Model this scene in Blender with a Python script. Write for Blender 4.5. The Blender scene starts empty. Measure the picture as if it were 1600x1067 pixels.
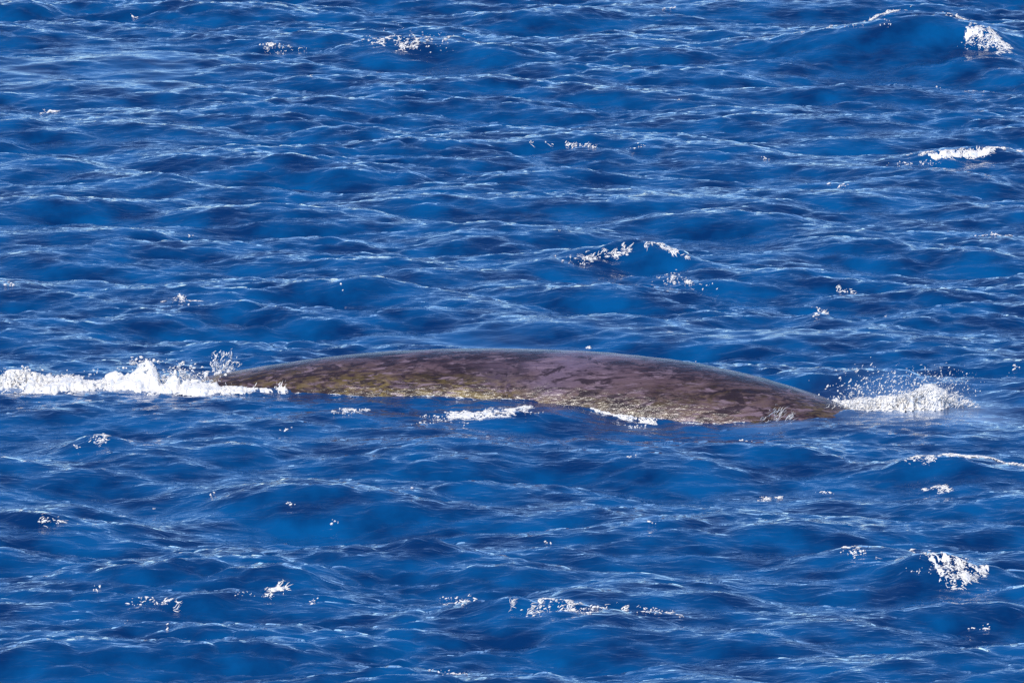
import bpy, math
import numpy as np

# ------------------------------------------------------------------ camera, sky, sun
scene = bpy.context.scene
COL = scene.collection
R = math.radians
W_PX, H_PX = 1600.0, 1067.0                      # photograph size, used to turn pixels into directions
CAM_H, CAM_D, LENS = 27.0, 147.5, 283.0

cam_data = bpy.data.cameras.new('camera')
cam = bpy.data.objects.new('camera', cam_data)
COL.objects.link(cam)
cam.location = (0.0, -CAM_D, CAM_H)
PITCH = math.atan2(CAM_H, CAM_D)
cam.rotation_euler = (math.pi / 2 - PITCH, 0, 0)
cam_data.sensor_width = 36.0
cam_data.lens = LENS
cam_data.clip_start = 1.0
cam_data.clip_end = 20000.0
scene.camera = cam

SUN_EL, SUN_AZ = 50.0, 205.0                     # azimuth clockwise from +y (away from camera): behind the camera, to its left
world = bpy.data.worlds.new('World')
scene.world = world
world.use_nodes = True
wn = world.node_tree.nodes
wl = world.node_tree.links
wn.clear()
sky = wn.new('ShaderNodeTexSky')
sky.sky_type = 'NISHITA'
sky.sun_disc = False
sky.sun_elevation = R(SUN_EL)
sky.sun_rotation = R(SUN_AZ)
sky.altitude = 3000.0
sky.air_density = 1.0
sky.dust_density = 0.0
sky.ozone_density = 7.0
bg = wn.new('ShaderNodeBackground')
bg.inputs['Strength'].default_value = 0.13
wo = wn.new('ShaderNodeOutputWorld')
wl.new(sky.outputs[0], bg.inputs[0])
wl.new(bg.outputs[0], wo.inputs[0])

sun_data = bpy.data.lights.new('sun', 'SUN')
sun_data.energy = 3.6
sun_data.angle = R(0.5)
sun_data.color = (1.0, 0.94, 0.86)
sun = bpy.data.objects.new('sun', sun_data)
COL.objects.link(sun)
from mathutils import Vector
sd = Vector((math.sin(R(SUN_AZ)) * math.cos(R(SUN_EL)), math.cos(R(SUN_AZ)) * math.cos(R(SUN_EL)), math.sin(R(SUN_EL))))
sun.rotation_euler = sd.to_track_quat('Z', 'Y').to_euler()
sun.location = sd * 60

scene.render.engine = 'CYCLES'
scene.view_settings.view_transform = 'Standard'
scene.view_settings.look = 'None'
scene.view_settings.exposure = 0.40
scene.view_settings.gamma = 1.0
scene.view_settings.use_curve_mapping = False

# ------------------------------------------------------------------ pixel -> place
F_PX = LENS / 36.0 * W_PX
CP, SP = math.cos(PITCH), math.sin(PITCH)

def ray(px, py):
    a = (px - W_PX / 2) / F_PX
    b = (H_PX / 2 - py) / F_PX
    return np.array([a, CP + b * SP, -SP + b * CP])

def ground(px, py, z=0.0):
    """where the sight line through a photo pixel meets the level z"""
    d = ray(px, py)
    t = (z - CAM_H) / d[2]
    return d[0] * t, -CAM_D + d[1] * t

def at_depth(px, py, y):
    """the point of that sight line at distance y"""
    d = ray(px, py)
    t = (y + CAM_D) / d[1]
    return d[0] * t, CAM_H + d[2] * t

# ------------------------------------------------------------------ numpy noise
def _hash(ix, iy, seed):
    n = (ix.astype(np.int64) * 374761393 + iy.astype(np.int64) * 668265263 + seed * 1442695041) & 0xFFFFFFFF
    n = ((n ^ (n >> 13)) * 1274126177) & 0xFFFFFFFF
    n = (n ^ (n >> 16)) & 0xFFFFFFFF
    return n / 4294967295.0 * 2 - 1

def vnoise(x, y, seed=0):
    x = np.asarray(x, float); y = np.asarray(y, float)
    ix, iy = np.floor(x), np.floor(y)
    fx, fy = x - ix, y - iy
    ix = ix.astype(np.int64); iy = iy.astype(np.int64)
    ux, uy = fx * fx * (3 - 2 * fx), fy * fy * (3 - 2 * fy)
    a, b = _hash(ix, iy, seed), _hash(ix + 1, iy, seed)
    c, d = _hash(ix, iy + 1, seed), _hash(ix + 1, iy + 1, seed)
    return (a * (1 - ux) + b * ux) * (1 - uy) + (c * (1 - ux) + d * ux) * uy

def fbm(x, y, seed=0, octaves=4, gain=0.5):
    v, a, t = 0, 1.0, 0
    for o in range(octaves):
        v = v + a * vnoise(x * 2.03 ** o + 13.7 * o, y * 2.03 ** o - 7.1 * o, seed + o * 17)
        t += a
        a *= gain
    return v / t

def ridged(x, y, seed=0, octaves=3, gain=0.55):
    v, a, t = 0, 1.0, 0
    for o in range(octaves):
        v = v + a * (1 - np.abs(vnoise(x * 2.1 ** o + 5.3 * o, y * 2.1 ** o + 3.9 * o, seed + o * 31)) * 1.6)
        t += a
        a *= gain
    return v / t

def smooth(e0, e1, x):
    t = np.clip((x - e0) / (e1 - e0), 0, 1)
    return t * t * (3 - 2 * t)

# ------------------------------------------------------------------ object helpers
def tag(o, label=None, cat=None, group=None, kind=None):
    if label: o['label'] = label
    if cat: o['category'] = cat
    if group: o['group'] = group
    if kind: o['kind'] = kind
    return o

def make_mesh(name, verts, faces, mat, origin=(0, 0, 0), smooth_shade=True, attrs=None, parent=None):
    """verts (n,3) in world space, faces (m,3) or (m,4) -> one mesh object with its origin in the right place"""
    me = bpy.data.meshes.new(name)
    v = np.asarray(verts, np.float32) - np.asarray(origin, np.float32)
    f = np.asarray(faces, np.int32)
    k = f.shape[1]
    me.vertices.add(len(v))
    me.vertices.foreach_set('co', v.ravel())
    me.loops.add(f.size)
    me.loops.foreach_set('vertex_index', f.ravel())
    me.polygons.add(len(f))
    me.polygons.foreach_set('loop_start', np.arange(0, f.size, k, dtype=np.int32))
    me.polygons.foreach_set('loop_total', np.full(len(f), k, np.int32))
    me.polygons.foreach_set('use_smooth', np.full(len(f), smooth_shade, bool))
    me.update(calc_edges=True)
    for an, av in (attrs or {}).items():
        at = me.attributes.new(an, 'FLOAT', 'POINT')
        at.data.foreach_set('value', np.asarray(av, np.float32).ravel())
    me.validate()
    me.materials.append(mat)
    o = bpy.data.objects.new(name, me)
    COL.objects.link(o)
    if parent is not None:
        o.parent = parent
        o.location = np.asarray(origin, float) - np.asarray(parent.location, float)
    else:
        o.location = origin
    return o

def grid_faces(nu, nv):
    i = np.arange(nu * nv).reshape(nv, nu)
    return np.stack([i[:-1, :-1], i[:-1, 1:], i[1:, 1:], i[1:, :-1]], -1).reshape(-1, 4)

# ------------------------------------------------------------------ the sea surface
rng = np.random.default_rng(20)
LX, LY, NX, NY = 44.0, 132.0, 880, 1320          # periodic patch, 5 cm x 10 cm
DX, DY = LX / NX, LY / NY
kx = np.fft.fftfreq(NX, DX) * 2 * np.pi
ky = np.fft.fftfreq(NY, DY) * 2 * np.pi
KX, KY = np.meshgrid(kx, ky)
K = np.hypot(KX, KY); K[0, 0] = 1.0

def spectrum(lpeak, lmin, power, wind_deg, spread, rms_slope, seed):
    r = np.random.default_rng(seed)
    th = np.arctan2(KY, KX) - R(wind_deg)
    kp, kc = 2 * np.pi / lpeak, 2 * np.pi / lmin
    S = K ** (-power) * np.exp(-(kp / K) ** 2 * 1.2) * np.exp(-(K / kc) ** 2)
    S = S * (np.abs(np.cos(th)) ** spread + 0.02)
    S[0, 0] = 0
    A = np.sqrt(S) * (r.normal(size=K.shape) + 1j * r.normal(size=K.shape))
    s = np.fft.ifft2(1j * KX * A).real.var() + np.fft.ifft2(1j * KY * A).real.var()
    return A * rms_slope / math.sqrt(s)

A_big = spectrum(5.5, 1.1, 4.2, 262, 2.5, 0.155, 3)
A_mid = spectrum(1.7, 0.45, 4.0, 280, 4.0, 0.120, 8) + spectrum(1.5, 0.4, 4.0, 250, 4.0, 0.100, 28)
A_fine = spectrum(0.60, 0.20, 4.0, 262, 5.0, 0.190, 15) + spectrum(0.5, 0.2, 3.8, 286, 4.0, 0.150, 35)

def fields(A, chop):
    h = np.fft.ifft2(A).real
    dx = np.fft.ifft2(1j * KX / K * A).real * chop
    dy = np.fft.ifft2(1j * KY / K * A).real * chop
    return np.stack([dx, dy, h])

FB, FM, FF = fields(A_big, 1.15), fields(A_mid, 1.0), fields(A_fine, 0.7)

def sample(F, u, v):
    a = (u / DX) % NX; b = (v / DY) % NY
    i0 = np.floor(a).astype(int); j0 = np.floor(b).astype(int)
    fa, fb = a - i0, b - j0
    i0 %= NX; j0 %= NY
    i1, j1 = (i0 + 1) % NX, (j0 + 1) % NY
    return (F[:, j0, i0] * (1 - fa) + F[:, j0, i1] * fa) * (1 - fb) + (F[:, j1, i0] * (1 - fa) + F[:, j1, i1] * fa) * fb

# single waves that the photograph shows: px, py of crest, half length along the crest (m), height, front, back (m), turn (deg)
WAVES = [
    (1440, 40, 3.2, 0.78, 2.0, 2.4, -4), (1535, 78, 0.9, 0.20, 0.7, 0.8, -20),
    (1520, 240, 1.5, 0.22, 0.8, 1.4, 6),
    (640, 62, 1.5, 0.30, 1.1, 1.3, 0), (430, 66, 0.8, 0.16, 0.8, 0.9, 0),
    (1000, 388, 0.95, 0.34, 0.8, 1.0, -6), (880, 408, 1.0, 0.18, 0.8, 1.0, 8),
    (920, 228, 1.4, 0.20, 1.0, 1.0, 0),
    (1480, 716, 1.0, 0.32, 0.9, 1.0, -3),
    (1450, 868, 0.9, 0.36, 1.0, 1.1, -10), (1340, 862, 1.0, 0.16, 0.8, 1.0, 4),
    (900, 944, 1.6, 0.26, 1.1, 1.2, -3), (420, 924, 1.7, 0.26, 1.2, 1.2, 0),
    (660, 852, 0.5, 0.18, 0.7, 0.7, 0), (480, 780, 1.6, 0.14, 0.8, 1.0, 0),
    (60, 812, 0.8, 0.22, 0.9, 0.9, 0), (800, 640, 1.0, 0.20, 0.7, 0.6, 5),
    (545, 640, 0.6, 0.10, 0.6, 0.6, 0), (1280, 488, 0.5, 0.16, 0.6, 0.7, 0),
    (545, 262, 0.6, 0.20, 0.8, 0.7, 0), (250, 270, 0.8, 0.22, 0.9, 0.8, -4),
    (1330, 375, 1.3, 0.20, 0.9, 1.2, 5), (560, 445, 1.4, 0.16, 0.9, 0.9, 0),
    (40, 540, 0.9, 0.16, 0.8, 0.8, 0), (1400, 132, 1.2, 0.18, 0.9, 0.9, 0),
    (1100, 410, 1.4, 0.14, 0.8, 0.8, -8), (160, 690, 0.5, 0.12, 0.6, 0.6, 0),
]
WV = []
for px, py, L, A, fr, bk, ang in WAVES:
    x, y = ground(px, py, A * 0.8)
    WV.append((x, y, L, A, fr, bk, math.cos(R(ang)), math.sin(R(ang))))

# slick patches, where the ripples lie down and the sky shows: px, py, radii in px
SLICKS = [(180, 108, 260, 40, .95), (650, 112, 220, 18, .8), (790, 527, 230, 17, .95), (1200, 524, 260, 20, .95), (1400, 80, 160, 40, .55),
          (1480, 640, 130, 16, .6), (700, 690, 160, 12, .3), (1300, 780, 200, 30, .2), (1100, 150, 160, 20, .35)]
SL = []
for px, py, rx, ry, s in SLICKS:
    x, y = ground(px, py)
    x1, _ = ground(px + rx, py)
    _, y1 = ground(px, py - ry)
    SL.append((x, y, x1 - x, y1 - y, s))

# ---- the whale's back: photo column, photo row of the ridge, row of its axis on the water, radius (m)
WH = np.array([
    # px   ridge  axis   R
    (-260, 760, 590, 0.55), (-60, 690, 592, 0.75), (120, 640, 594, 0.95), (240, 607, 596, 1.10), (330, 587, 598, 1.20),
    (380, 577, 599, 1.28), (450, 566, 600, 1.38), (520, 557, 601, 1.46), (600, 549.5, 602, 1.54), (700, 545.5, 604, 1.62),
    (800, 545, 606, 1.68), (900, 548.5, 610, 1.72), (1000, 557, 615, 1.72), (1100, 572, 621, 1.68), (1180, 590.5, 627, 1.62),
    (1250, 613, 632, 1.55), (1295, 633, 638, 1.48), (1330, 654, 643, 1.44), (1390, 672, 648, 1.40), (1460, 705, 652, 1.3), (1560, 745, 656, 1.2), (1700, 800, 660, 1.0)])

def catmull(xs, ys, q):
    m = np.gradient(ys, xs)
    i = np.clip(np.searchsorted(xs, q) - 1, 0, len(xs) - 2)
    h = xs[i + 1] - xs[i]; t = (q - xs[i]) / h
    return ((2*t**3-3*t**2+1)*ys[i] + (t**3-2*t**2+t)*h*m[i] + (-2*t**3+3*t**2)*ys[i+1] + (t**3-t**2)*h*m[i+1])

st_px = np.linspace(WH[0, 0], WH[-1, 0], 640)
st_r = catmull(WH[:, 0], WH[:, 3], st_px)
st_x, st_y, st_zc = np.zeros(640), np.zeros(640), np.zeros(640)
for i, p in enumerate(st_px):
    rr = catmull(WH[:, 0], WH[:, 1], np.array([p]))[0]
    ar = catmull(WH[:, 0], WH[:, 2], np.array([p]))[0]
    _, y = ground(p, ar)
    x, z = at_depth(p, rr, y)
    st_x[i], st_y[i], st_zc[i] = x, y, z - 1.0156 * st_r[i]

# level of the water along the near side of the whale: photo column, height (m)
LV_PX = np.array([-100, 200, 330, 430, 600, 740, 830, 900, 960, 1030, 1120, 1240, 1330, 1450, 1700])
LV_Z = np.array([0, 0.05, 0.07, 0.06, 0.06, 0.05, 0.06, 0.00, -0.10, -0.16, -0.15, -0.08, -0.02, 0.0, 0.0])
LV_X = np.array([ground(p, 625)[0] for p in LV_PX])

def surf(u, v):
    """sea surface: position and a foam-free ripple calm factor for flat arrays u, v"""
    r = np.hypot(np.maximum(np.abs(u) - 20, 0), np.maximum(np.abs(v) - 60, 0))
    fade = 1 / (1 + (r / 60.0) ** 2)
    axis_y = np.interp(u, st_x, st_y)
    near = np.exp(-((v - axis_y + 0.7) / 3.2) ** 4) * smooth(st_x[0] - 1, st_x[0] + 4, u) * (1 - smooth(st_x[-1] - 3, st_x[-1] + 1, u))
    calm = np.zeros_like(u)
    for (x, y, rx, ry, s) in SL:
        q = ((u - x) / rx) ** 2 + ((v - y) / ry) ** 2
        calm = np.maximum(calm, s * np.exp(-q ** 1.5) )
    calm = np.clip(calm * (0.8 + 0.5 * vnoise(u * 0.9, v * 0.25, 5)), 0, 0.95)
    gust = 0.85 + 0.35 * vnoise(u / 4.0 + 3.1, v / 12.0, 77) + 0.2 * vnoise(u / 1.7, v / 5.0, 41)
    z = np.zeros_like(u)
    face = np.zeros_like(u)
    for (x, y, L, A, fr, bk, c, s) in WV:
        du, dv = (u - x) * c + (v - y) * s, -(u - x) * s + (v - y) * c
        dv = dv + 0.30 * vnoise(du * 1.1 + x, u * 0 + y, 9) + 0.16 * vnoise(du * 3.1 + x, dv * 0.4 + y, 19) + 0.25 * (du / max(L, .5)) ** 2 * 0.4
        m = (np.abs(du) < 3.2 * L) & (np.abs(dv) < 6 * max(fr, bk))
        if not m.any(): continue
        a, b = du[m], dv[m]
        env = np.exp(-(a / L) ** 2)
        prof = np.where(b > 0, np.exp(-np.abs(b) / bk * 1.4), np.exp(-(np.abs(b) / fr) ** 1.35 * 1.6))
        tro = -0.30 * np.exp(-((b + 1.9 * fr) / (0.9 * fr)) ** 2)
        z[m] += A * env * (prof + tro)
        face[m] = np.maximum(face[m], env * np.exp(-((b + 0.75 * fr) / (0.7 * fr)) ** 2) * min(1, A / 0.25))
    B = sample(FB, u, v) * (fade * (1 - 0.8 * near) * (1 - 0.5 * calm))
    M = sample(FM, u, v) * (fade * (1 - 0.30 * near) * (1 - 0.6 * calm) * np.clip(gust, .3, 1.5) * (1 - 0.25 * face))
    Fn = sample(FF, u, v) * (fade * (1 - 0.8 * calm) * np.clip(gust, .3, 1.5) * (1 - 0.35 * face))
    # short waves ride higher on crests of long ones
    mod = np.clip(1 + 1.6 * B[2], 0.5, 1.8)
    D = B + M * mod + Fn * mod
    z = z * (1 - 0.35 * near) + D[2] + np.interp(u, LV_X, LV_Z) * near
    return u - D[0], v - D[1], z, calm, near

def on_sea(px, py):
    """where sight lines through photo pixels first meet the sea surface"""
    px = np.atleast_1d(np.asarray(px, float)); py = np.atleast_1d(np.asarray(py, float))
    g = np.array([ground(a, b) for a, b in zip(px, py)])
    back = np.linspace(-5.5, 3.5, 91)                     # metres along the depth, from near to far
    d = np.array([ray(a, b) for a, b in zip(px, py)])
    Y = g[:, 1][:, None] + back[None]
    T = (Y + CAM_D) / d[:, 1][:, None]
    X = d[:, 0][:, None] * T
    Zr = CAM_H + d[:, 2][:, None] * T
    Zs = surf(X.ravel(), Y.ravel())[2].reshape(X.shape)
    hit = Zr <= Zs
    k = np.where(hit.any(1), hit.argmax(1), 55)
    i = np.arange(len(px))
    return np.stack([X[i, k], Y[i, k]], -1)

# mesh lines: dense where the picture looks, stretched out to the horizon beyond
def stretched(a, b, step, far, growth=1.16):
    core = np.arange(a, b + step / 2, step)
    out, d, p = [], step, 0
    while p < far:
        d *= growth; p += d; out.append(p)
    out = np.array(out)
    return np.concatenate([a - out[::-1], core, b + out])

gx = stretched(-15.0, 15.0, DX, 5000)
gy = stretched(-39.0, 50.0, DY, 6000)
U, V = np.meshgrid(gx, gy)
u, v = U.ravel(), V.ravel()
sx, sy, sz, scalm, snear = surf(u, v)

# aerated, milky water round the splashes: photo place, radii (px)
AER = [(1430, 632, 95, 22, 0.55), (160, 606, 220, 9, 0.6), (1215, 655, 60, 8, .25), (1520, 655, 60, 14, .25), (1000, 657, 50, 6, .15)]
aer = np.zeros_like(u)
for px, py, rx, ry, s in AER:
    x, y = ground(px, py); x1, _ = ground(px + rx, py); _, y1 = ground(px, py - ry)
    q = ((u - x) / (x1 - x)) ** 2 + ((v - y) / (y1 - y)) ** 2
    aer = np.maximum(aer, s * np.exp(-q))
aer = np.clip(aer * (0.75 + 0.7 * fbm(u * 2.2, v * 0.9, 51)), 0, 1)

# ------------------------------------------------------------------ materials
def new_mat(name):
    m = bpy.data.materials.new(name)
    m.use_nodes = True
    n = m.node_tree.nodes
    n.clear()
    return m, n, m.node_tree.links

def water_material():
    m, n, l = new_mat('sea_water')
    out = n.new('ShaderNodeOutputMaterial')
    tc = n.new('ShaderNodeTexCoord')
    # fine ripples below the mesh's own detail
    mp = n.new('ShaderNodeMapping'); mp.inputs['Scale'].default_value = (0.42, 1.0, 1.0); mp.inputs['Rotation'].default_value = (0, 0, R(5))
    l.new(tc.outputs['Object'], mp.inputs[0])
    n1 = n.new('ShaderNodeTexNoise'); n1.inputs['Scale'].default_value = 6.0; n1.inputs['Detail'].default_value = 2.5; n1.inputs['Roughness'].default_value = 0.5
    n1.inputs['Distortion'].default_value = 0.6
    l.new(mp.outputs[0], n1.inputs['Vector'])
    calm = n.new('ShaderNodeAttribute'); calm.attribute_name = 'calm'
    inv = n.new('ShaderNodeMath'); inv.operation = 'MULTIPLY_ADD'; inv.inputs[1].default_value = -0.8; inv.inputs[2].default_value = 1.0
    l.new(calm.outputs['Fac'], inv.inputs[0])
    b1 = n.new('ShaderNodeBump'); b1.inputs['Distance'].default_value = 0.05
    st = n.new('ShaderNodeMath'); st.operation = 'MULTIPLY'; st.inputs[1].default_value = 0.75
    l.new(inv.outputs[0], st.inputs[0]); l.new(st.outputs[0], b1.inputs['Strength'])
    l.new(n1.outputs['Fac'], b1.inputs['Height'])
    # light coming back up out of deep water hardly depends on the slope of the surface
    geo = n.new('ShaderNodeNewGeometry')
    mixn = n.new('ShaderNodeMix'); mixn.data_type = 'VECTOR'; mixn.inputs['Factor'].default_value = 0.3
    mixn.inputs['A'].default_value = (0, 0, 1)
    l.new(geo.outputs['Normal'], mixn.inputs['B'])
    vn = n.new('ShaderNodeVectorMath'); vn.operation = 'NORMALIZE'; l.new(mixn.outputs['Result'], vn.inputs[0])
    # body colour with random azure patches painting in upwelling and sky light, and air bubbles
    n2 = n.new('ShaderNodeTexNoise'); n2.inputs['Scale'].default_value = 0.8; n2.inputs['Detail'].default_value = 6.0
    l.new(tc.outputs['Object'], n2.inputs['Vector'])
    cr = n.new('ShaderNodeValToRGB')
    cr.color_ramp.elements[0].position = 0.38; cr.color_ramp.elements[0].color = (0.0004, 0.024, 0.106, 1)
    cr.color_ramp.elements[1].position = 0.64; cr.color_ramp.elements[1].color = (0.0005, 0.074, 0.240, 1)
    l.new(n2.outputs['Fac'], cr.inputs[0])
    aer_n = n.new('ShaderNodeAttribute'); aer_n.attribute_name = 'aeration'
    mc = n.new('ShaderNodeMix'); mc.data_type = 'RGBA'
    l.new(aer_n.outputs['Fac'], mc.inputs['Factor']); l.new(cr.outputs[0], mc.inputs['A'])
    mc.inputs['B'].default_value = (0.42, 0.55, 0.75, 1)
    df = n.new('ShaderNodeBsdfDiffuse'); l.new(mc.outputs['Result'], df.inputs['Color']); l.new(vn.outputs[0], df.inputs['Normal'])
    gl = n.new('ShaderNodeBsdfGlossy'); gl.inputs['Roughness'].default_value = 0.05; gl.inputs['Color'].default_value = (1, 1, 1, 1)
    l.new(b1.outputs[0], gl.inputs['Normal'])
    fr = n.new('ShaderNodeFresnel'); fr.inputs['IOR'].default_value = 1.333; l.new(b1.outputs[0], fr.inputs['Normal'])
    ms = n.new('ShaderNodeMixShader')
    l.new(fr.outputs[0], ms.inputs[0]); l.new(df.outputs[0], ms.inputs[1]); l.new(gl.outputs[0], ms.inputs[2])
    l.new(ms.outputs[0], out.inputs[0])
    return m

def foam_material():
    m, n, l = new_mat('sea_foam')
    out = n.new('ShaderNodeOutputMaterial')
    tc = n.new('ShaderNodeTexCoord')
    ns = n.new('ShaderNodeTexNoise'); ns.inputs['Scale'].default_value = 9.0; ns.inputs['Detail'].default_value = 5.0
    l.new(tc.outputs['Object'], ns.inputs['Vector'])
    cr = n.new('ShaderNodeValToRGB')
    cr.color_ramp.elements[0].position = 0.30; cr.color_ramp.elements[0].color = (0.50, 0.56, 0.66, 1)
    cr.color_ramp.elements[1].position = 0.50; cr.color_ramp.elements[1].color = (0.78, 0.76, 0.73, 1)
    l.new(ns.outputs['Fac'], cr.inputs[0])
    bp = n.new('ShaderNodeBump'); bp.inputs['Distance'].default_value = 0.04; bp.inputs['Strength'].default_value = 0.7
    n3 = n.new('ShaderNodeTexNoise'); n3.inputs['Scale'].default_value = 26.0; n3.inputs['Detail'].default_value = 4.0
    l.new(tc.outputs['Object'], n3.inputs['Vector']); l.new(n3.outputs['Fac'], bp.inputs['Height'])
    p = n.new('ShaderNodeBsdfPrincipled')
    l.new(cr.outputs[0], p.inputs['Base Color'])
    p.inputs['Roughness'].default_value = 0.45
    l.new(bp.outputs[0], p.inputs['Normal'])
    l.new(p.outputs[0], out.inputs[0])
    return m

def droplet_material():
    m, n, l = new_mat('spray_water')
    out = n.new('ShaderNodeOutputMaterial')
    p = n.new('ShaderNodeBsdfPrincipled')
    tc = n.new('ShaderNodeTexCoord')
    ns = n.new('ShaderNodeTexNoise'); ns.inputs['Scale'].default_value = 6.0
    l.new(tc.outputs['Object'], ns.inputs['Vector'])
    cr = n.new('ShaderNodeValToRGB')
    cr.color_ramp.elements[0].position = 0.35; cr.color_ramp.elements[0].color = (0.40, 0.48, 0.60, 1)
    cr.color_ramp.elements[1].position = 0.6; cr.color_ramp.elements[1].color = (0.82, 0.80, 0.77, 1)
    l.new(ns.outputs['Fac'], cr.inputs[0]); l.new(cr.outputs[0], p.inputs['Base Color'])
    p.inputs['Roughness'].default_value = 0.15
    l.new(p.outputs[0], out.inputs[0])
    return m

def whale_material():
    m, n, l = new_mat('whale_skin')
    out = n.new('ShaderNodeOutputMaterial')
    tc = n.new('ShaderNodeTexCoord')
    def noise(scale, vec_scale, detail=4, rough=0.6, dist=0.0, rot=0):
        mp = n.new('ShaderNodeMapping'); mp.inputs['Scale'].default_value = vec_scale; mp.inputs['Rotation'].default_value = (0, R(rot), 0)
        l.new(tc.outputs['Object'], mp.inputs[0])
        t = n.new('ShaderNodeTexNoise'); t.inputs['Scale'].default_value = scale; t.inputs['Detail'].default_value = detail
        t.inputs['Roughness'].default_value = rough; t.inputs['Distortion'].default_value = dist
        l.new(mp.outputs[0], t.inputs['Vector'])
        return t
    def ramp(src, stops):
        c = n.new('ShaderNodeValToRGB')
        e = c.color_ramp.elements
        e[0].position, e[0].color = stops[0]
        e[1].position, e[1].color = stops[-1]
        for s in stops[1:-1]:
            x = e.new(s[0]); x.color = s[1]
        l.new(src, c.inputs[0])
        return c
    def mix(f, a, b, mode='MIX'):
        x = n.new('ShaderNodeMix'); x.data_type = 'RGBA'; x.blend_type = mode
        if isinstance(f, float): x.inputs['Factor'].default_value = f
        else: l.new(f, x.inputs['Factor'])
        l.new(a, x.inputs['A'])
        if isinstance(b, tuple): x.inputs['B'].default_value = b
        else: l.new(b, x.inputs['B'])
        return x.outputs['Result']
    def attr(name):
        a = n.new('ShaderNodeAttribute'); a.attribute_name = name
        return a.outputs['Fac']
    g = noise(1.9, (0.5, 1, 1.3), 7, 0.70, 0.7, 12)
    base = ramp(g.outputs['Fac'], [(0.40, (0.012, 0.0065, 0.009, 1)), (0.49, (0.036, 0.021, 0.028, 1)), (0.58, (0.090, 0.057, 0.070, 1))])
    # yellow-brown algae and painted-in warm sunlight on the flank, broken into strokes
    st = noise(6.5, (0.5, 1, 2.0), 6, 0.75, 0.8, 14)
    sunlit_film = ramp(st.outputs['Fac'], [(0.40, (0, 0, 0, 1)), (0.58, (1, 1, 1, 1))])
    fm = n.new('ShaderNodeMath'); fm.operation = 'MULTIPLY'; l.new(sunlit_film.outputs[0], fm.inputs[0]); l.new(attr('sunlit_film'), fm.inputs[1])
    c = mix(fm.outputs[0], base.outputs[0], (0.185, 0.135, 0.038, 1))
    # pale smoother patch and pale flecks painted in as wet highlights
    c = mix(attr('pale'), c, (0.145, 0.105, 0.160, 1))
    fk = noise(6.0, (0.30, 1, 2.2), 6, 0.72, 0.5, 15)
    fl = ramp(fk.outputs['Fac'], [(0.535, (0, 0, 0, 1)), (0.60, (0.7, 0.7, 0.7, 1))])
    c = mix(fl.outputs[0], c, (0.19, 0.135, 0.175, 1))
    dk = noise(3.8, (0.42, 1, 1.6), 7, 0.70, 1.0, 18)
    dl = ramp(dk.outputs['Fac'], [(0.515, (0, 0, 0, 1)), (0.565, (0.85, 0.85, 0.85, 1))])
    c = mix(dl.outputs[0], c, (0.018, 0.011, 0.016, 1))
    # water film ripples
    b = noise(9.0, (0.7, 1, 1.6), 4, 0.6, 0.8, 20)
    bp = n.new('ShaderNodeBump'); bp.inputs['Distance'].default_value = 0.05; bp.inputs['Strength'].default_value = 0.38
    l.new(b.outputs['Fac'], bp.inputs['Height'])
    p = n.new('ShaderNodeBsdfPrincipled')
    l.new(c, p.inputs['Base Color']); l.new(bp.outputs[0], p.inputs['Normal'])
    p.inputs['Roughness'].default_value = 0.27
    p.inputs['IOR'].default_value = 1.40
    p.inputs['Coat Weight'].default_value = 0.15
    p.inputs['Coat Roughness'].default_value = 0.14
    p.inputs['Coat IOR'].default_value = 1.33
    l.new(bp.outputs[0], p.inputs['Coat Normal'])
    l.new(p.outputs[0], out.inputs[0])
    return m

M_WATER, M_FOAM, M_DROP, M_WHALE = water_material(), foam_material(), droplet_material(), whale_material()

sea = make_mesh('sea', np.stack([sx, sy, sz], -1), grid_faces(len(gx), len(gy)), M_WATER, attrs={'calm': scalm, 'aeration': aer})
tag(sea, kind='structure', label='choppy deep blue open sea around the whale')

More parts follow.
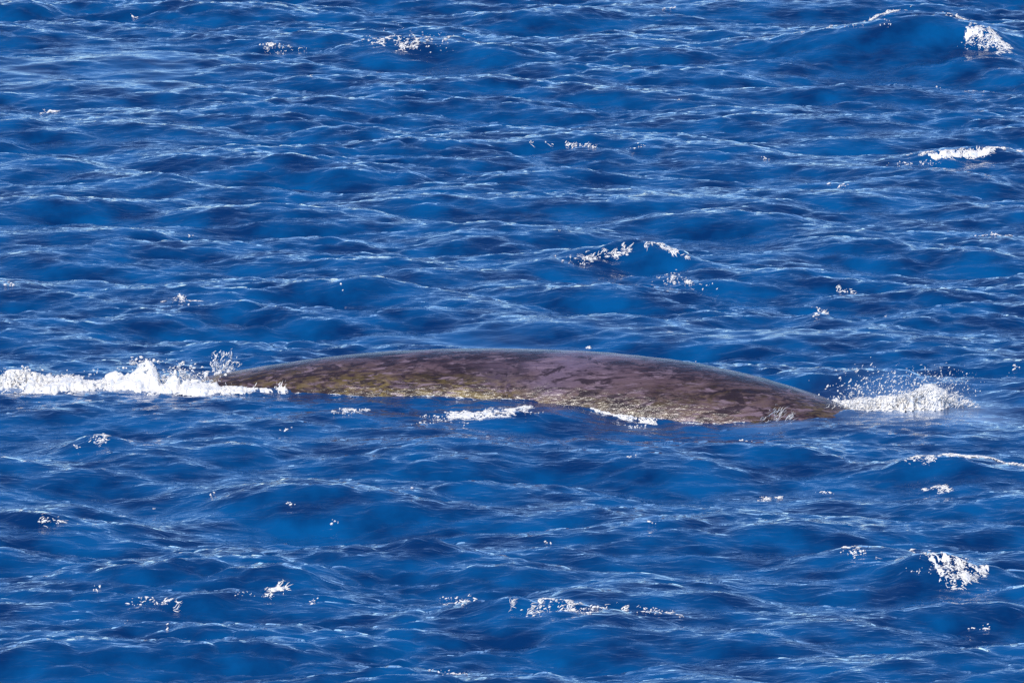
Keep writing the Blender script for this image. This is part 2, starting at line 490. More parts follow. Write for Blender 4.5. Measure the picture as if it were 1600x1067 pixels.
# ------------------------------------------------------------------ the whale
def build_whale():
    NA = 120
    th = np.linspace(0, 2 * np.pi, NA, endpoint=False)
    ce, si = np.cos(th), np.sin(th)                      # ce: towards -y (camera) is negative
    n = len(st_px)
    tx = np.gradient(st_x); ty = np.gradient(st_y)
    ln = np.hypot(tx, ty); px_, py_ = -ty / ln, tx / ln   # level direction across the body (away from the camera)
    w = st_r * 1.06
    # closed tapering ends under water
    t = np.linspace(0, 1, n)
    tip = np.clip(np.minimum(t / 0.05, (1 - t) / 0.05), 0.02, 1) ** 0.5
    P = np.zeros((n, NA, 3))
    P[..., 0] = st_x[:, None] + px_[:, None] * ce[None] * (w * tip)[:, None]
    P[..., 1] = st_y[:, None] + py_[:, None] * ce[None] * (w * tip)[:, None]
    P[..., 2] = st_zc[:, None] + si[None] * (st_r * tip)[:, None]
    s = st_x[:, None] + 0 * ce[None]                     # metres along
    a = th[None] * st_r[:, None]                         # metres around
    # fold in the skin on the near flank, running up from the water
    xf, _ = ground(812, 606)
    d = (s - xf) - 0.38 * (P[..., 2] - 0.12) * -1.0
    flank = np.exp(-((P[..., 2] - 0.20) / 0.26) ** 2) * (ce[None] < 0)
    groove = -0.035 * np.exp(-(d / 0.06) ** 2) * flank + 0.030 * np.exp(-((d - 0.22) / 0.16) ** 2) * flank
    rel = 0.012 * fbm(s * 1.3, a * 1.6, 4, 3) + 0.006 * fbm(s * 5 + a * 1.4, a * 6, 14, 3) + groove
    nrm = np.zeros_like(P)
    nrm[..., 0] = px_[:, None] * ce[None]; nrm[..., 1] = py_[:, None] * ce[None]; nrm[..., 2] = si[None]
    P += nrm * rel[..., None]
    idx = np.arange(n * NA).reshape(n, NA)
    f = np.stack([idx[:-1], np.roll(idx[:-1], -1, 1), np.roll(idx[1:], -1, 1), idx[1:]], -1).reshape(-1, 4)
    # algae colour with sunlight painted in: lower flank, thinning towards the back
    lowness = np.clip(1 - (si[None] * 0 + (P[..., 2] - 0.02)) / 0.50, 0, 1.2)
    sunlit_film = np.clip(lowness * (0.75 + 0.8 * fbm(s * 0.8, a * 1.3, 61, 3)) , 0, 1)
    left = 1 - 0.62 * smooth(-1.0, 2.5, s)
    sunlit_film = sunlit_film * left
    xp, _ = ground(870, 580)
    pale = np.exp(-((s - xp - 0.25) / 0.85) ** 2) * np.exp(-((P[..., 2] - 0.48) / 0.28) ** 2) * np.clip(0.8 + 0.9 * fbm(s * 2.0, a * 2.5, 33, 3), 0, 1) * smooth(-0.08, 0.1, d)
    pale = np.maximum(pale, 0.35 * np.exp(-((s - xp + 0.9) / 0.5) ** 2) * np.exp(-((P[..., 2] - 0.42) / 0.2) ** 2))
    org = (float(st_x[320]), float(st_y[320]), float(st_zc[320]))
    o = make_mesh('whale', P.reshape(-1, 3), f, M_WHALE, origin=org, attrs={'sunlit_film': sunlit_film.ravel(), 'pale': np.clip(pale, 0, .9).ravel()})
    tag(o, 'long arched back of a mottled purple-brown whale breaking the sea surface', 'whale')
    return o

whale = build_whale()

# ------------------------------------------------------------------ foam, breaking crests and spray
def whale_height(x, y):
    """top of the whale's back above level ground at x, y (-9 where it is not)"""
    ya, r, zc = np.interp(x, st_x, st_y), np.interp(x, st_x, st_r), np.interp(x, st_x, st_zc)
    q = (y - ya) / (r * 1.06)
    return np.where(np.abs(q) < 1, zc + r * np.sqrt(np.clip(1 - q * q, 0, 1)), -9)

def foam_patch(name, pts, thick, height, seed, dens=0.5, depth=None, scale=1.0, tilt=0.5, on_whale=False, parent=None, cap=None, res=(0.016, 0.035), kind=None):
    """foam lying on the sea along a row of photo points (px, py): lace with real thickness that dips under at its edges
    thick: half depth of the band (m) at each point, height: how high the clumps stand (m)"""
    g = on_sea([p[0] for p in pts], [p[1] for p in pts])
    xs, ys = g[:, 0], g[:, 1]
    th = np.interp(xs, xs, np.broadcast_to(thick, len(xs)))
    hh = np.broadcast_to(height, len(xs)).astype(float)
    u1 = np.arange(xs[0] - 0.1, xs[-1] + 0.1, res[0])
    lo, hi = (ys - th).min() - 0.15, (ys + th).max() + 0.15
    v1 = np.arange(lo, hi, res[1])
    Ug, Vg = np.meshgrid(u1, v1)
    a, b = Ug.ravel(), Vg.ravel()
    yc, tt, hc = np.interp(a, xs, ys), np.interp(a, xs, th), np.interp(a, xs, hh)
    warp = 0.45 * fbm(a * 3.2, b * 1.0, seed + 3, 3)
    e = (b - yc) / tt + warp
    L = xs[-1] - xs[0]
    aw = a + 0.12 * min(1.0, L) * vnoise(a * 0, b * 2.5, seed + 4)
    ends = np.minimum(smooth(xs[0] - .1, xs[0] + 0.25 * L, aw), 1 - smooth(xs[-1] - 0.25 * L, xs[-1] + .1, aw))
    env = np.clip(1.25 - np.abs(e) ** 1.6, 0, 1) * ends
    s1 = a / scale; s2 = b / scale
    w1 = s1 + 0.30 * vnoise(s1 * 2.2, s2 * 0.9, seed + 3)
    w2 = s2 + 0.8 * vnoise(s1 * 1.7, s2 * 0.7, seed + 5)
    # strokes combed down the slope: long in depth, slanted, with rounder froth between them
    lace = ridged((w1 + tilt * w2) * 6.5, w2 * 1.1, seed, 3)
    clump = fbm(s1 * 3.0, s2 * 0.9, seed + 7, 4, 0.6)
    fine = fbm(s1 * 16, s2 * 5, seed + 9, 2, 0.6)
    pat = 0.5 * lace + 1.1 * clump + 0.45 * fine
    rank = np.empty(len(pat)); rank[np.argsort(pat)] = np.linspace(0, 1, len(pat))
    cov = np.clip(0.35 + 0.9 * dens, 0.15, 1.1)
    f = rank - (1 - cov * env)
    f = np.where(env < 0.03, -1, f)
    x, y, z, _, _ = surf(a, b)
    if on_whale:
        z = np.maximum(z, whale_height(x, y))
    up = np.clip(f, -0.06, 1)
    zz = z + np.where(up > 0, hc * smooth(0, 0.6, up) * np.clip(0.6 + 0.8 * clump, 0.1, 1.3) + 0.006, up * 0.6)
    if cap is not None:
        zz = zz + cap(x, y, np.clip(f, 0, 1), fine)
    nu, nv = len(u1), len(v1)
    faces = grid_faces(nu, nv)
    keep = (f[faces] > -0.03).any(1) & (f[faces] > -0.5).all(1)
    faces = faces[keep]
    if len(faces) == 0: return None
    used, inv = np.unique(faces, return_inverse=True)
    P = np.stack([x, y, zz], -1)[used]
    faces = inv.reshape(-1, 4)
    org = (float(P[:, 0].mean()), float(P[:, 1].mean()), float(P[:, 2].min()))
    return tag(make_mesh(name, P, faces, M_FOAM, origin=org, parent=parent), kind=kind)

# one little irregular drop (20 faces), repeated with its own stretch and turn
phi = (1 + 5 ** .5) / 2
ICO_V = np.array([(-1, phi, 0), (1, phi, 0), (-1, -phi, 0), (1, -phi, 0), (0, -1, phi), (0, 1, phi), (0, -1, -phi), (0, 1, -phi), (phi, 0, -1), (phi, 0, 1), (-phi, 0, -1), (-phi, 0, 1)]) / math.sqrt(1 + phi * phi)
ICO_F = np.array([(0,11,5),(0,5,1),(0,1,7),(0,7,10),(0,10,11),(1,5,9),(5,11,4),(11,10,2),(10,7,6),(7,1,8),(3,9,4),(3,4,2),(3,2,6),(3,6,8),(3,8,9),(4,9,5),(2,4,11),(6,2,10),(8,6,7),(9,8,1)])

def drops(name, centres, sizes, seed, mat, parent=None, stretch=1.7, slope=0.4):
    r = np.random.default_rng(seed)
    c = np.asarray(centres, float); n = len(c)
    V0 = ICO_V[None] * (1 + 0.28 * r.normal(size=(n, 12, 1)))
    sc = np.asarray(sizes)[:, None] * np.stack([r.uniform(0.8, stretch, n), r.uniform(.7, 1.1, n), r.uniform(0.5, 1.0, n)], -1)
    V0 = V0 * sc[:, None, :]
    ang = r.normal(slope, 0.5, n)
    ca, sa = np.cos(ang)[:, None], np.sin(ang)[:, None]
    x = V0[..., 0] * ca - V0[..., 2] * sa
    z = V0[..., 0] * sa + V0[..., 2] * ca
    P = np.stack([x, V0[..., 1], z], -1) + c[:, None, :]
    f = (ICO_F[None] + (np.arange(n) * 12)[:, None, None]).reshape(-1, 3)
    org = tuple(float(q) for q in c.mean(0))
    return make_mesh(name, P.reshape(-1, 3), f, mat, origin=org, parent=parent)

def strands(name, C, rad, mat, parent=None):
    """short foam strands: C (n, 4, 3) points along each, rad (n,) half width"""
    n = len(C)
    T = np.gradient(C, axis=1)
    T /= np.linalg.norm(T, axis=2, keepdims=True) + 1e-9
    side = np.cross(T, np.array([0, 0, 1.0])); side /= np.linalg.norm(side, axis=2, keepdims=True) + 1e-6
    up = np.cross(side, T)
    prof = np.array([0.25, 1.0, 0.9, 0.2])[None, :, None] * np.asarray(rad)[:, None, None]
    ring = np.stack([C + side * prof, C + up * prof * .8, C - side * prof, C - up * prof * .8], 2)      # n,4,4,3
    base = np.array([(4*i+j, 4*i+(j+1) % 4, 4*i+4+(j+1) % 4, 4*i+4+j) for i in range(3) for j in range(4)] + [(3, 2, 1, 0), (12, 13, 14, 15)])
    f = (base[None] + (np.arange(n) * 16)[:, None, None]).reshape(-1, 4)
    P = ring.reshape(-1, 3)
    org = tuple(float(q) for q in P.mean(0))
    o = make_mesh(name, P, f, mat, origin=org, parent=parent)
    tag(o, kind='stuff')
    return o

def lying_strands(pts, thick, seed, cov, per_m2, ang=(0.35, 0.55), length=(0.03, 0.12), rad=(0.006, 0.022), scale=0.8, on_whale=False):
    """strands lying on the sea along a row of photo points; returns their points and half widths"""
    r = np.random.default_rng(seed)
    g = on_sea([p[0] for p in pts], [p[1] for p in pts])
    xs, ys = g[:, 0], g[:, 1]
    th = np.broadcast_to(thick, len(xs)).astype(float)
    L = xs[-1] - xs[0]
    N = int(per_m2 * L * 2.4 * th.mean()) * 3 + 20
    a = r.uniform(xs[0] - .05, xs[-1] + .05, N)
    yc, tt = np.interp(a, xs, ys), np.interp(a, xs, th)
    e = r.uniform(-1.2, 1.2, N)
    b = yc + e * tt
    warp = 0.45 * fbm(a * 3.2, b * 1.0, seed + 3, 3)
    ends = np.minimum(smooth(xs[0] - .1, xs[0] + 0.25 * L, a), 1 - smooth(xs[-1] - 0.25 * L, xs[-1] + .1, a))
    env = np.clip(1.2 - np.abs(e + warp) ** 1.6, 0, 1) * (0.25 + 0.75 * ends)
    pat = fbm(a / scale * 4.2, b / scale * 1.3, seed + 7, 3, .6) + 0.5 * ridged((a + 0.3 * b) / scale * 5, b / scale * 1.2, seed + 11, 2)
    rank = np.empty(N); rank[np.argsort(pat)] = np.linspace(0, 1, N)
    keep = rank + r.normal(0, 0.05, N) > 1 - cov * env
    a, b, env = a[keep], b[keep], env[keep]
    n = len(a)
    if n == 0:
        return np.zeros((0, 4, 3)), np.zeros(0)
    th_ = r.normal(ang[0], ang[1], n) + 0.5 * vnoise(a * 2, b, seed + 1)
    ln = length[0] + (length[1] - length[0]) * r.random(n) ** 2
    rd = (rad[0] + (rad[1] - rad[0]) * r.random(n) ** 1.6) * (0.55 + 0.6 * env)
    bend = r.normal(0, 0.35, n)
    C = np.zeros((n, 4, 3))
    ua, va = a.copy(), b.copy()
    for k in range(4):
        x, y, z, _, _ = surf(ua, va)
        if on_whale: z = np.maximum(z, whale_height(x, y))
        C[:, k, 0], C[:, k, 1], C[:, k, 2] = x, y, z + rd * 0.35
        d = th_ + bend * (k - 1)
        ua = ua + np.cos(d) * ln / 3; va = va + np.sin(d) * ln / 3 * 1.8
    return C, rd

def flying_strands(outline, floor_row, depth, n, seed, ang=(1.9, 0.5), length=(0.05, 0.20), rad=(0.010, 0.030), spread=0.22, dense=1.0):
    """strands filling a heap of thrown water: outline = its top edge in the photo, floor_row = row where it meets the sea"""
    r = np.random.default_rng(seed)
    o = np.array(outline, float)
    px = r.uniform(o[0, 0], o[-1, 0], n * 3)
    top = np.interp(px, o[:, 0], o[:, 1]) + 2.0
    t = r.random(n * 3) ** dense
    py = top + (floor_row - top) * t
    wgt = (floor_row - top).clip(2, None)
    pick = r.random(n * 3) < wgt / wgt.max() * 0.7 + 0.3
    px, py, top = px[pick][:n], py[pick][:n], top[pick][:n]
    m = len(px)
    yy = depth + r.normal(0, spread, m) * (0.4 + 0.6 * (py - top) / (floor_row - top + 1e-6))
    p = np.array([at_depth(u_, v_, w_) for u_, v_, w_ in zip(px, py, yy)])
    th_ = r.normal(ang[0], ang[1], m)
    edge = np.clip((py - top) / 9.0, 0.35, 1)
    ln = (length[0] + (length[1] - length[0]) * r.random(m) ** 2) * edge
    rd = (rad[0] + (rad[1] - rad[0]) * r.random(m) ** 1.5) * edge
    bend = r.normal(0, 0.4, m)
    C = np.zeros((m, 4, 3))
    x, z, y = p[:, 0], p[:, 1], yy.copy()
    x = x - np.cos(th_) * ln / 2; z = z - np.sin(th_) * ln / 2
    dy = r.normal(0, 0.4, m)
    for k in range(4):
        C[:, k, 0], C[:, k, 1], C[:, k, 2] = x, y, z
        d = th_ + bend * (k - 1)
        x = x + np.cos(d) * ln / 3; z = z + np.sin(d) * ln / 3; y = y + dy * ln / 3
    return C, rd

def flecks_at(px, py, wx, wy, n, seed, size=(0.012, 0.035)):
    """points on the water inside a pixel ellipse, gathered in loose strokes"""
    r = np.random.default_rng(seed)
    k = max(2, n // 7)
    cx, cy = r.normal(0, 0.55, k), r.normal(0, 0.55, k)
    i = r.integers(0, k, n)
    qx = px + wx * (cx[i] + r.normal(0, 0.22, n))
    qy = py + wy * (cy[i] + r.normal(0, 0.22, n))
    g = on_sea(qx, qy)
    x, y, z, _, _ = surf(g[:, 0], g[:, 1])
    s = (size[0] + (size[1] - size[0]) * r.random(n) ** 2.2) * 0.75
    return np.stack([x, y, z + s * 0.25], -1), s

def empty(name, loc):
    o = bpy.data.objects.new(name, None)
    COL.objects.link(o)
    o.location = loc
    o.empty_display_size = 0.3
    return o

# ---- whitecaps: label, points along the foam, half depth (m), clump height (m), density, loose flecks
CAPS = [
    ('bright whitecap tumbling down the shoulder of the tallest wave beyond the whale', [(1505, 52), (1528, 50), (1548, 66), (1575, 82)], [.5, 1.0, .9, .4], .10, .55, [(1530, 70, 30, 14, 40)]),
    ('thin line of foam along the long rising crest of the tallest wave', [(1255, 50), (1300, 44), (1345, 34), (1385, 20), (1420, 14)], .11, .05, .5, [(1350, 34, 40, 6, 14)]),
    ('few short foam streaks on the top ridge of the tallest wave', [(1465, 17), (1490, 25), (1512, 33)], .12, .05, .45, [(1490, 25, 22, 5, 12)]),
    ('long winding whitecap lying on open water beyond the droplet splash', [(1422, 243), (1460, 247), (1505, 243), (1545, 237), (1590, 238), (1680, 252)], [.28, .32, .24, .26, .34, .34], .07, .68, [(1445, 255, 30, 8, 30)]),
    ('broad lacy foam patch scattered over the front of a far dark wave', [(548, 70), (600, 66), (650, 64), (700, 62), (728, 58)], [.3, .7, .8, .6, .4], .05, .02, [(650, 64, 70, 14, 90)]),
    ('small pale foam fleck cluster beside the far lacy foam patch', [(418, 72), (445, 80), (468, 80)], [.5, .8, .4], .04, .05, [(440, 75, 30, 14, 34)]),
    ('thin curved whitecap edging a sharp crest above the whale back', [(890, 404), (930, 404), (965, 395), (1000, 384), (1025, 382), (1045, 395), (1075, 404)], [.4, .4, .26, .22, .18, .14, .1], .06, .33, [(920, 407, 40, 8, 40)]),
    ('loose foam crumbs on smooth water below the sharp crest', [(1020, 442), (1050, 440), (1105, 448)], [.3, .5, .3], .03, -.15, [(1060, 440, 40, 12, 34)]),
    ('narrow white foam thread on a low dark ridge far behind the whale', [(815, 224), (850, 222), (900, 230), (945, 230)], [.08, .08, .2, .12], .04, .10, [(925, 230, 24, 6, 22), (1000, 230, 20, 5, 8)]),
    ('tiny foam tuft on a small peak just beyond the whale\'s sloping back', [(1270, 490), (1283, 486), (1294, 492)], [.3, .6, .3], .05, .2, [(1282, 490, 12, 10, 18)]),
    ('faint foam smear between the winding whitecap and the droplet splash', [(1530, 371), (1555, 367), (1585, 372)], [.2, .35, .2], .03, .2, [(1555, 370, 24, 5, 10)]),
    ('foam dot on the slope trailing down from the sharp crest', [(1305, 452), (1325, 455), (1336, 458)], [.15, .25, .2], .03, .2, [(1325, 455, 14, 4, 8)]),
    ('frothy white whitecap curling right in front of the whale', [(668, 648), (705, 650), (750, 648), (800, 642), (842, 634)], [.3, .55, .65, .6, .3], .07, .40, [(690, 660, 40, 8, 30), (850, 645, 20, 8, 10)]),
    ('smaller foam strip beside the frothy whitecap in front of the whale', [(515, 645), (550, 641), (588, 640)], [.2, .4, .2], .05, .30, [(550, 645, 30, 6, 18)]),
    ('curved bright whitecap along a wave crest below the droplet splash', [(1418, 716), (1450, 718), (1475, 712), (1500, 713), (1540, 716), (1585, 726), (1660, 748)], [.25, .5, .5, .28, .18, .16, .14], .07, .50, [(1440, 725, 22, 6, 16)]),
    ('tumbling shredded whitecap on the steep wave below the curved one', [(1420, 860), (1440, 866), (1470, 880), (1505, 886), (1540, 890)], [.5, 1.0, 1.1, .8, .3], .08, .34, [(1470, 885, 50, 16, 60)]),
    ('sparse foam flecks on the low crest running into the shredded whitecap', [(1305, 862), (1330, 865), (1360, 868)], [.2, .4, .2], .03, -.1, [(1330, 865, 28, 6, 24)]),
    ('long lacy broken foam strewn across a low wave front', [(800, 954), (850, 945), (870, 950), (920, 948), (980, 954), (1060, 960)], [.2, .6, .5, .7, .5, .3], .05, .08, [(850, 948, 24, 10, 24), (920, 950, 30, 8, 30), (1015, 956, 34, 7, 24)]),
    ('little white foam tip on the long dark wave in the foreground', [(412, 922), (430, 917), (446, 922)], [.12, .25, .12], .06, .4, [(380, 930, 40, 6, 22)]),
    ('sprinkle of yellowish foam dots on one shoulder of the long dark foreground wave', [(215, 943), (240, 940), (272, 942)], [.25, .4, .2], .03, -.1, [(245, 942, 34, 6, 26)]),
    ('thin foam scribble between the long dark foreground wave and the lacy foam', [(695, 946), (720, 942), (755, 936)], [.2, .35, .2], .03, .05, [(725, 942, 40, 6, 22), (485, 942, 14, 5, 10)]),
    ('small foam blot on rippled water under the curved whitecap', [(1455, 768), (1475, 767), (1496, 772)], [.15, .35, .15], .04, .3, [(1475, 768, 20, 4, 8)]),
    ('scattered foam specks beside the blot under the curved whitecap', [(1190, 782), (1210, 780), (1230, 780)], [.2, .3, .2], .03, .1, [(1210, 780, 24, 5, 16), (1310, 770, 30, 4, 12)]),
    ('foam sparkle on a short dark wave past the splatter under the wake', [(60, 818), (80, 817), (100, 818)], [.15, .3, .2], .03, .1, [(80, 817, 22, 5, 20)]),
    ('small foam splatter on a low peak below the churned wake', [(150, 692), (165, 690), (180, 694)], [.2, .4, .2], .03, .0, [(164, 690, 20, 8, 22)]),
    ('bright little foam stroke alone on the far ripples', [(66, 178), (78, 175), (92, 175)], [.12, .22, .1], .04, .5, [(78, 176, 10, 3, 4)]),
    ('pale foam scuff on ripples behind the churned wake', [(255, 470), (280, 466), (318, 476)], [.2, .45, .2], .03, .0, [(285, 470, 34, 8, 20)]),
    ('streaky pale foam wash past the long dark foreground wave', [(655, 1060), (690, 1050), (720, 1058)], [.2, .5, .2], .03, .05, [(690, 1055, 40, 8, 22)]),
]
for i, (lab, pts, th, hgt, dens, fl) in enumerate(CAPS):
    g0 = ground(*pts[len(pts) // 2])
    e = empty('whitecap', (g0[0], g0[1], 0.0))
    tag(e, lab, 'foam', 'whitecaps on the open sea')
    if dens >= 0.34:
        foam_patch('foam', pts, np.array(th) * 0.5, 0.02, 100 + 13 * i, dens * 0.5, scale=0.8, tilt=0.3, parent=e, kind='stuff')
    C, rd = lying_strands(pts, np.array(th) * 0.75, 100 + 13 * i, np.clip(0.16 + 0.95 * dens, .12, .80), 480, rad=(0.004, 0.015), scale=0.5)
    if len(C): strands('foam_strands', C, rd, M_FOAM, parent=e)
    cs, ss = [], []
    for j, (px, py, wx, wy, n) in enumerate(fl):
        c, s = flecks_at(px, py, wx, wy, int(n * 1.6), 500 + 7 * i + j, (0.007, 0.026))
        cs.append(c); ss.append(s)
    d = drops('foam_flecks', np.concatenate(cs), np.concatenate(ss), 900 + i, M_FOAM, parent=e, stretch=2.4, slope=0.2)
    tag(d, kind='stuff')

# ---- wake at the whale's left end
wx0, wy0 = ground(220, 606)
wake = empty('wake_splash', (wx0, wy0, 0.0))
tag(wake, 'long churned white wake with a leaping crest at the whale\'s thin end', 'splash')

r = np.random.default_rng(5)
WK = [(-40, 598), (20, 600), (80, 602), (140, 604), (200, 606), (260, 607), (320, 609), (380, 611), (440, 614)]
WT = np.array([.9, .9, .75, .6, .55, .5, .45, .35, .10])
def wake_cap(x, y, f, fine):
    def peak(px, w, h, py=604, d=0.4):
        cx, cy = ground(px, py)
        return h * np.exp(-np.abs((x - cx) / w) ** 2) * np.exp(-((y - cy) / d) ** 2)
    return (peak(231, .17, .34) + peak(282, .30, .28) + peak(250, .5, .12) + peak(20, .4, .14, 602) + peak(60, .4, .06, 602)) * smooth(0, 0.4, f)
foam_patch('foam', WK, WT, [.12, .12, .10, .10, .12, .12, .08, .05, .02], 311, .85, scale=0.7, on_whale=True, parent=wake, cap=wake_cap, res=(0.016, 0.03))
C1, r1 = lying_strands(WK, WT * 1.15, 312, 0.75, 420, ang=(0.5, 0.6), rad=(0.008, 0.026), on_whale=True)
C2, r2 = flying_strands([(-40, 578), (10, 576), (32, 574), (60, 584), (100, 589), (150, 590), (186, 588), (204, 580), (212, 573), (214, 566), (222, 566), (228, 562), (240, 563), (244, 572), (250, 581), (258, 578), (266, 572), (285, 573), (300, 580), (322, 586), (345, 593), (380, 600), (410, 608)], 612, wy0 + 0.08, 1300, 313, ang=(2.6, 0.6), rad=(.007, .020))
C3, r3 = flying_strands([(203, 561), (210, 562), (218, 566), (226, 567)], 569, wy0, 60, 314, ang=(2.9, 0.3), length=(.06, .14), rad=(.010, .022), spread=0.05)
strands('foam_strands', np.concatenate([C1, C2, C3]), np.concatenate([r1, r2, r3]), M_FOAM, parent=wake)
cc, ss = [], []
for (px, py, wx, wy, n) in [(215, 562, 14, 5, 16), (240, 566, 18, 7, 20), (285, 573, 28, 7, 34), (100, 587, 90, 6, 30), (30, 576, 30, 4, 20), (312, 584, 26, 6, 26), (60, 538, 24, 5, 12), (170, 577, 50, 3, 12), (110, 625, 60, 4, 12)]:
    for _ in range(n):
        a, b = px + wx * r.normal() * .6, py + wy * r.normal() * .6
        yy = wy0 + r.normal() * 0.25
        if py > 610 or py < 545: yy = ground(a, b)[1]
        x, z = at_depth(a, b, yy)
        cc.append((x, yy, z)); ss.append(0.009 + 0.022 * r.random() ** 2)
tag(drops('droplets', cc, ss, 77, M_FOAM, parent=wake), kind='stuff')

# ---- small burst of spray behind the whale's left end
bx, by = ground(350, 592)
by += 0.3
burst = empty('spray_burst', (bx, by, 0.0))
tag(burst, 'small upright burst of spray just behind the whale\'s thin end', 'spray')
jets = [(332, 584, 339, 552, .12), (340, 586, 350, 549, .09), (346, 586, 362, 552, .10), (352, 584, 373, 565, .09), (345, 584, 333, 562, .08), (342, 580, 362, 574, .1)]
Cs, rs = [], []
for (x0, y0, x1, y1, w) in jets:
    for k in range(40):
        t = r.random()
        a = x0 + (x1 - x0) * t + r.normal() * (1.2 + 2.4 * t); b = y0 + (y1 - y0) * t + r.normal() * (1.2 + 2.4 * t)
        yy = by + r.normal() * w
        x, z = at_depth(a, b, yy)
        d = math.atan2(y0 - y1, x1 - x0) + r.normal() * 0.5
        ln = 0.03 + 0.09 * r.random() ** 2
        q = np.linspace(-.5, .5, 4) * ln
        Cs.append(np.stack([x + q * math.cos(d), yy + q * r.normal() * .4, z + q * math.sin(d)], -1)); rs.append(0.005 + 0.013 * r.random() ** 2)
strands('spray_strands', np.array(Cs), np.array(rs), M_DROP, parent=burst)
foam_patch('foam', [(322, 588), (345, 588), (372, 588)], [.3, .4, .3], .14, 351, .35, scale=.6, parent=burst)

# ---- splash at the whale's right end
px0, py0 = ground(1400, 636)
spl = empty('splash', (px0, py0, 0.0))
tag(spl, 'fan of white foam and flying droplets where the sloping back dives under', 'splash')

SK = [(1288, 635), (1330, 637), (1380, 638), (1430, 635), (1470, 631), (1515, 624)]
ST = np.array([.2, .4, .5, .55, .5, .25])
def splash_cap(x, y, f, fine):
    def peak(px, w, h, py=632, d=0.4):
        cx, cy = ground(px, py)
        return h * np.exp(-np.abs((x - cx) / w) ** 2) * np.exp(-((y - cy) / d) ** 2)
    return (peak(1345, .45, .07, 634) + peak(1400, .55, .14, 634, .5) + peak(1453, .36, .24, 632, .5) + peak(1490, .2, .08, 630)) * smooth(0, 0.5, f)
foam_patch('foam', SK, ST, [.05, .09, .11, .12, .10, .05], 411, .85, scale=.7, parent=spl, cap=splash_cap, res=(0.016, 0.03))
C1, r1 = lying_strands(SK, ST * 1.2, 412, 0.75, 420, ang=(0.5, 0.5), rad=(0.009, 0.024))
C2, r2 = flying_strands([(1288, 630), (1310, 624), (1340, 618), (1370, 617), (1400, 611), (1425, 604), (1440, 600), (1455, 597), (1470, 602), (1490, 608), (1503, 612), (1518, 622), (1532, 632)], 637, py0 + 0.08, 800, 413, ang=(0.6, 0.5), rad=(.006, .016))
strands('foam_strands', np.concatenate([C1, C2]), np.concatenate([r1, r2]), M_FOAM, parent=spl)
cc, ss = [], []
for (px, py, wx, wy, n, sz) in [(1400, 600, 60, 12, 120, .022), (1450, 598, 50, 12, 120, .020), (1340, 605, 36, 14, 90, .028), (1470, 585, 50, 12, 70, .016), (1380, 585, 60, 14, 60, .024), (1320, 577, 22, 4, 14, .022), (1500, 606, 30, 14, 70, .016), (1440, 590, 90, 18, 120, .011), (1430, 615, 60, 8, 120, .024), (1330, 622, 40, 6, 60, .024)]:
    for _ in range(n):
        a, b = px + wx * r.normal() * .6, py + wy * r.normal() * .6
        b = min(b, 632)
        yy = py0 + r.normal() * 0.35
        x, z = at_depth(a, b, yy)
        cc.append((x, yy, z)); ss.append(sz * (0.2 + 0.6 * r.random() ** 2.2))
tag(drops('droplets', cc, ss, 79, M_FOAM, parent=spl, slope=0.8, stretch=2.6), kind='stuff')

# ---- water running off the whale's flank: small fan of foam near its right end
fxx, fyy = ground(1220, 652)
vl = empty('run_off', (fxx, fyy, 0.0))
tag(vl, 'small translucent white fan of water peeling off the whale\'s lower flank', 'splash')
C2, r2 = flying_strands([(1188, 652), (1200, 641), (1212, 631), (1222, 629), (1232, 636), (1246, 645)], 657, fyy - 0.1, 70, 453, ang=(0.75, 0.15), length=(.08, .24), rad=(.0025, .006), spread=.14)
strands('water_strands', C2, r2, M_DROP, parent=vl)

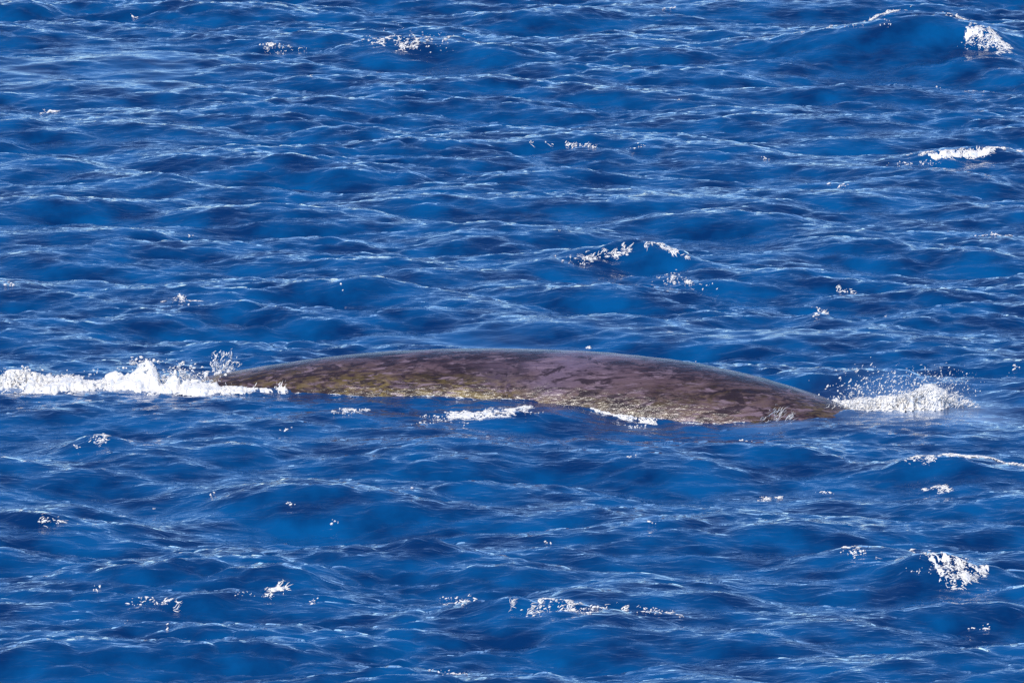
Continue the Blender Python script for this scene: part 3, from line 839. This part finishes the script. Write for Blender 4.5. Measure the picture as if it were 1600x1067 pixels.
# ---- foam edge where the wave runs along the whale's near flank
fxx, fyy = ground(1000, 655)
ed = empty('foam_edge', (fxx, fyy, 0.0))
tag(ed, 'thin white foam line lapping along the whale\'s near waterline', 'foam')
C1, r1 = lying_strands([(925, 640), (960, 647), (1000, 654), (1034, 662)], [.1, .25, .3, .15], 471, .9, 420, ang=(-.5, .3))
C2, r2 = lying_strands([(440, 614), (520, 617), (600, 619), (680, 621), (760, 624), (840, 626), (900, 632)], .07, 472, .36, 300, ang=(0, .3), rad=(.004, .009))
C3, r3 = lying_strands([(1040, 662), (1100, 663), (1190, 660)], .06, 473, .4, 300, ang=(0, .3), rad=(.004, .009))
strands('foam_strands', np.concatenate([C1, C2, C3]), np.concatenate([r1, r2, r3]), M_FOAM, parent=ed)
c1, s1 = flecks_at(1005, 664, 34, 4, 18, 801)
c2, s2 = flecks_at(600, 616, 20, 2, 14, 802)
c3, s3 = flecks_at(812, 614, 10, 4, 14, 803)
tag(drops('foam_flecks', np.concatenate([c1, c2, c3]), np.concatenate([s1, s2, s3]), 81, M_FOAM, parent=ed), kind='stuff')

# ---- lone flecks over the whole sea
cs, ss = [], []
for i, (px, py, wx, wy, n) in enumerate([(490, 122, 4, 2, 3), (1062, 157, 5, 3, 4), (530, 812, 8, 4, 6), (345, 775, 6, 3, 4), (455, 785, 14, 4, 7), (250, 795, 4, 2, 3), (865, 848, 5, 3, 4),
        (1200, 250, 14, 4, 7), (1320, 288, 40, 5, 10), (1480, 135, 12, 5, 7), (1040, 10, 26, 4, 10), (20, 445, 14, 5, 9), (540, 450, 6, 3, 3), (925, 543, 6, 3, 5), (1100, 565, 3, 2, 3), (1385, 495, 4, 3, 3),
        (870, 360, 5, 2, 3), (290, 372, 6, 3, 4), (210, 28, 10, 3, 5), (165, 920, 16, 4, 7), (270, 985, 6, 3, 3), (1530, 980, 24, 6, 10), (995, 712, 8, 3, 5), (1170, 690, 20, 3, 6), (645, 765, 5, 2, 3), (120, 700, 20, 4, 6), (440, 670, 20, 3, 6), (1030, 815, 20, 3, 5), (1590, 575, 14, 4, 7)]):
    c, s = flecks_at(px, py, wx, wy, n, 1300 + i)
    cs.append(c); ss.append(s)
lf = drops('foam_flecks', np.concatenate(cs), np.concatenate(ss), 82, M_FOAM, stretch=2.2, slope=0.1)
tag(lf, 'tiny scattered foam flecks dotted over the rippled sea', 'foam', kind='stuff')
